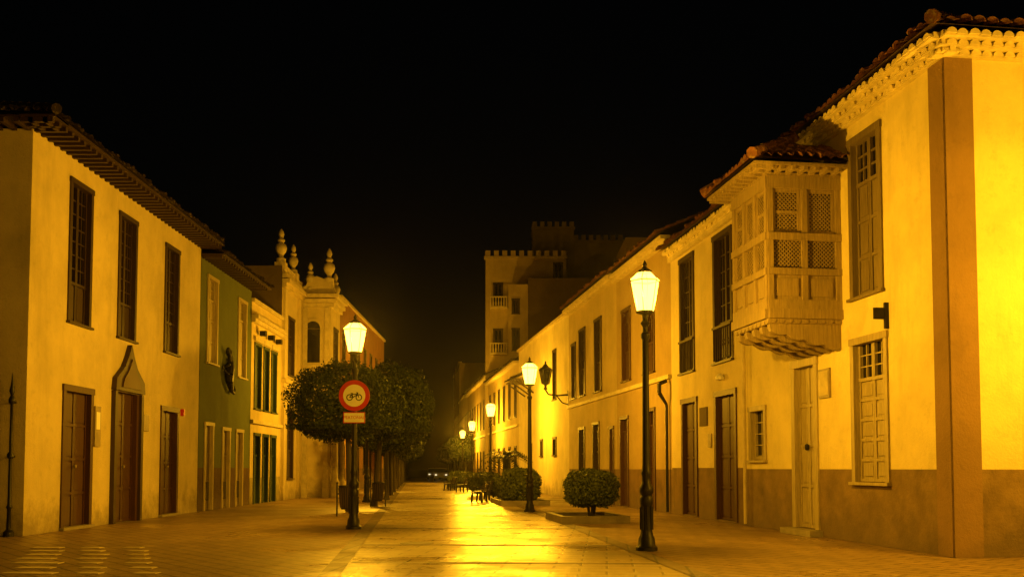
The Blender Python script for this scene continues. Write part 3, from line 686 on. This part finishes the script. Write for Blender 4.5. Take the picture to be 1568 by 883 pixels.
def bush(name,x,y,rad,zc,n,size,seed,p=3,trunk=True):
    B=Bd(name,(x,y,0))
    if trunk:
        for i in range(5):
            a=i*1.25; B.tube('stems','bark',[(x+.05*math.cos(a),y+.05*math.sin(a),.02),(x+.12*math.cos(a),y+.12*math.sin(a),zc-rad[2]*.8),(x+.4*rad[0]*math.cos(a),y+.4*rad[1]*math.sin(a),zc)],[.04,.035,.015],6)
    e=B.emit(); me=leaf_mesh('foliage',(0,0,0),rad,n,size,seed,'leaf2',p=p,lump=.05)
    o=bpy.data.objects.new('foliage',me); sc.collection.objects.link(o); o.parent=e; o.location=(0,0,zc)
bush('clipped_bush',2.25,27.9,(.76,.76,.52),.93,11000,.045,21,p=3.2)
bush('clipped_bush',.35,40.6,(.8,.8,.68),.8,8000,.06,22,trunk=False,p=4)
bush('hedge',-1.5,54,(.9,1.2,.5),.75,4000,.08,23,p=5,trunk=False)
bush('hedge',-.2,47.5,(.7,1.5,.5),.6,4000,.08,24,p=5,trunk=False)
bush('hedge',-3.6,70,(.9,2,.55),.7,3000,.1,25,p=5,trunk=False)
B=Bd('small_palm',(-.35,50,0)); B.tube('trunk','bark',[(-.35,50,0),(-.33,50,1.0),(-.3,50,2.0)],[.14,.12,.12])
rg=random.Random(4)
for i in range(30):
    a=i*2.4; el=rg.uniform(.1,1.2); Lf=rg.uniform(1.3,1.8); pts=[]
    for k in range(8):
        q=k/7*Lf; pts.append(Vector((-.3+q*math.cos(a)*math.cos(el*(1-.3*k/7)),50+q*math.sin(a)*math.cos(el*(1-.3*k/7)),2.0+q*math.sin(el)-.5*q*q)))
    for k in range(7):
        p,q=pts[k],pts[k+1]; d=(q-p).normalized(); sd=d.cross(Vector((0,0,1))).normalized()
        for sg in (-1,1):
            for m_ in (0,.5):
                b0=p.lerp(q,m_); b1=p.lerp(q,m_+.35); tip=b0+sd*sg*.28*math.sin(.4+k/7*2.4)+d*.12+Vector((0,0,-.08))
                B.add('fronds','leaf',[tuple(b0),tuple(b1),tuple(tip)],[(0,1,2)])
B.emit()
def planter(x,y,w,l,ang):
    B=Bd('planter_bed',(x,y,0)); c,s=math.cos(ang),math.sin(ang); f=Fr((x,y),(c,s),(-s,c)); k=.16
    B.box('kerb_front','kerb',f,-w,w,-l,-l+k,0,.2); B.box('kerb_back','kerb',f,-w,w,l-k,l,0,.2)
    B.box('kerb_left','kerb',f,-w,-w+k,-l+k,l-k,0,.198); B.box('kerb_right','kerb',f,w-k,w,-l+k,l-k,0,.198)
    B.box('soil','ground',f,-w+k,w-k,-l+k,l-k,0,.1); B.emit()
planter(2.1,27.9,.95,1.35,math.radians(7)); planter(.3,41.2,1.0,2.0,math.radians(7))
# ------------------------------------------------------------------ distant cars
def car(x,y,ang):
    B=Bd('parked_car',(x,y,0)); c,s=math.cos(ang),math.sin(ang); f=Fr((x,y),(c,s),(-s,c))
    B.prism('body_shell','carpaint',f,[(-2,.35),(-2,.85),(-1.85,1.0),(-1.2,1.05),(1.0,1.0),(1.9,.85),(2.05,.6),(2.0,.32)],-.85,.85)
    B.prism('cabin_glass','glass',f,[(-1.7,1.02),(-1.3,1.42),(.2,1.42),(.95,1.01)],-.72,.72); B.prism('roof','carpaint',f,[(-1.3,1.422),(-1.2,1.48),(.1,1.48),(.2,1.422)],-.7,.7)
    for a in (-1.25,1.3):
        for d in (-.86,.7): B.prism('wheels','rubber',f,[(a+.32*math.cos(t),.33+.32*math.sin(t)) for t in [2*math.pi*i/16 for i in range(16)]],d,d+.16)
    for d in (-.7,.5): B.box('headlights','headlight',f,2.0,2.07,d,d+.2,.64,.76)
    B.emit()
car(-8.6,118,math.radians(-84)); car(-10.2,128,math.radians(-84))
# ------------------------------------------------------------------ ground
def sheet(name,mat,pts,z):
    me=bpy.data.meshes.new(name); me.from_pydata([(a,b2,z) for a,b2 in pts],[],[tuple(range(len(pts)))]); me.materials.append(M[mat])
    o=bpy.data.objects.new(name,me); sc.collection.objects.link(o); return o
sheet('ground','ground',[(-400,-60),(400,-60),(400,900),(-400,900)],-.008)
sheet('pavement','pave',[(-40,-20),(40,-20),(40,16.4),(12,60),(-5,152),(-22,152),(-18,60),(-40,21.6)],-.004)
def rx(y,k): return (-2.37-.097*(y-13.6)) if k==0 else (2.48-.092*(y-13.6))
sheet('road','road',[(rx(-20,0),-20),(rx(-20,1),-20),(rx(152,1),152),(rx(152,0),152)],0)
for nm,k,o in (('border',0,-.32),('border',1,.02)):
    sheet('stone_border','band',[(rx(-20,k)+o,-20),(rx(-20,k)+o+.3,-20),(rx(152,k)+o+.3,152),(rx(152,k)+o,152)],.004)
for yy in (12.6,15.6,19.2,24.5,31,39,48,60): sheet('stone_border','band',[(rx(yy,0)+.0,yy),(rx(yy,1)+.0,yy-.25),(rx(yy,1),yy),(rx(yy,0),yy+.25)],.0035)
for gx,gw in ((-7.75,.34),(-6.85,.2),(-6.1,.17)):  # pale strips in three diagonal rows on the paving
    B=Bd('pale_paving_strips',(gx,16,0))
    for i in range(8):
        yy=13.3+i*.75; xx=gx-(yy-16)*.42
        f=Fr((xx+random.uniform(-.05,.05),yy),(1,-.08),(.08,1)); w=gw*random.uniform(.75,1.15)
        B.box('strip_%d'%i,'pale_strip',f,-w,w,0,.2,-.003,.006)
    B.emit()
B=Bd('manhole_cover',(-1.9,19.7,0)); B.lathe('lid','kerb',(-1.9,19.7,0),[(.34,-.002),(.34,.007),(.3,.009)],28); B.emit()
# very thin, strongly forward-scattering volume added to imitate camera bloom round the lamps
me=bpy.data.meshes.new('lamp_bloom_haze'); X0,X1,Y0,Y1,Z0,Z1=-13,9.5,12,105,.03,9.0
me.from_pydata([(X0,Y0,Z0),(X1,Y0,Z0),(X1,Y1,Z0),(X0,Y1,Z0),(X0,Y0,Z1),(X1,Y0,Z1),(X1,Y1,Z1),(X0,Y1,Z1)],[],[(0,3,2,1),(4,5,6,7),(0,1,5,4),(1,2,6,5),(2,3,7,6),(3,0,4,7)])
m=bpy.data.materials.new('lamp_bloom_volume'); m.use_nodes=True; nt=m.node_tree; nt.nodes.clear()
o=N(nt,"ShaderNodeOutputMaterial"); vs_=N(nt,"ShaderNodeVolumeScatter"); vs_.inputs["Density"].default_value=.0003; vs_.inputs["Anisotropy"].default_value=0.88
nt.links.new(vs_.outputs[0],o.inputs["Volume"]); me.materials.append(m)
ho=bpy.data.objects.new('lamp_bloom_haze',me); sc.collection.objects.link(ho)
# ------------------------------------------------------------------ world, moonlight
w=bpy.data.worlds.new("World"); sc.world=w; w.use_nodes=True; nt=w.node_tree
sky=nt.nodes.new("ShaderNodeTexSky"); sky.sky_type='NISHITA'; sky.sun_disc=False; sky.sun_elevation=math.radians(1); sky.sun_rotation=math.radians(200)
bg=nt.nodes["Background"]; bg.inputs[1].default_value=.0007; nt.links.new(sky.outputs[0],bg.inputs[0])
sl=bpy.data.lights.new('moon','SUN'); sl.energy=.003; sl.angle=math.radians(.5); sl.color=(1,.9,.75)
so=bpy.data.objects.new('moon',sl); so.rotation_euler=(math.radians(50),0,math.radians(-20)); sc.collection.objects.link(so)
# ------------------------------------------------------------------ camera
cd=bpy.data.cameras.new('camera'); co=bpy.data.objects.new('camera',cd); sc.collection.objects.link(co)
co.location=(0,0,1.5); co.rotation_euler=(math.radians(93),0,0)
cd.sensor_width=36; cd.lens=36*1500/1568; cd.shift_y=(637.4-441.5)/1568; cd.clip_end=2000; cd.clip_start=.1
sc.camera=co
sc.view_settings.view_transform='Standard'; sc.view_settings.look='None'; sc.view_settings.exposure=0
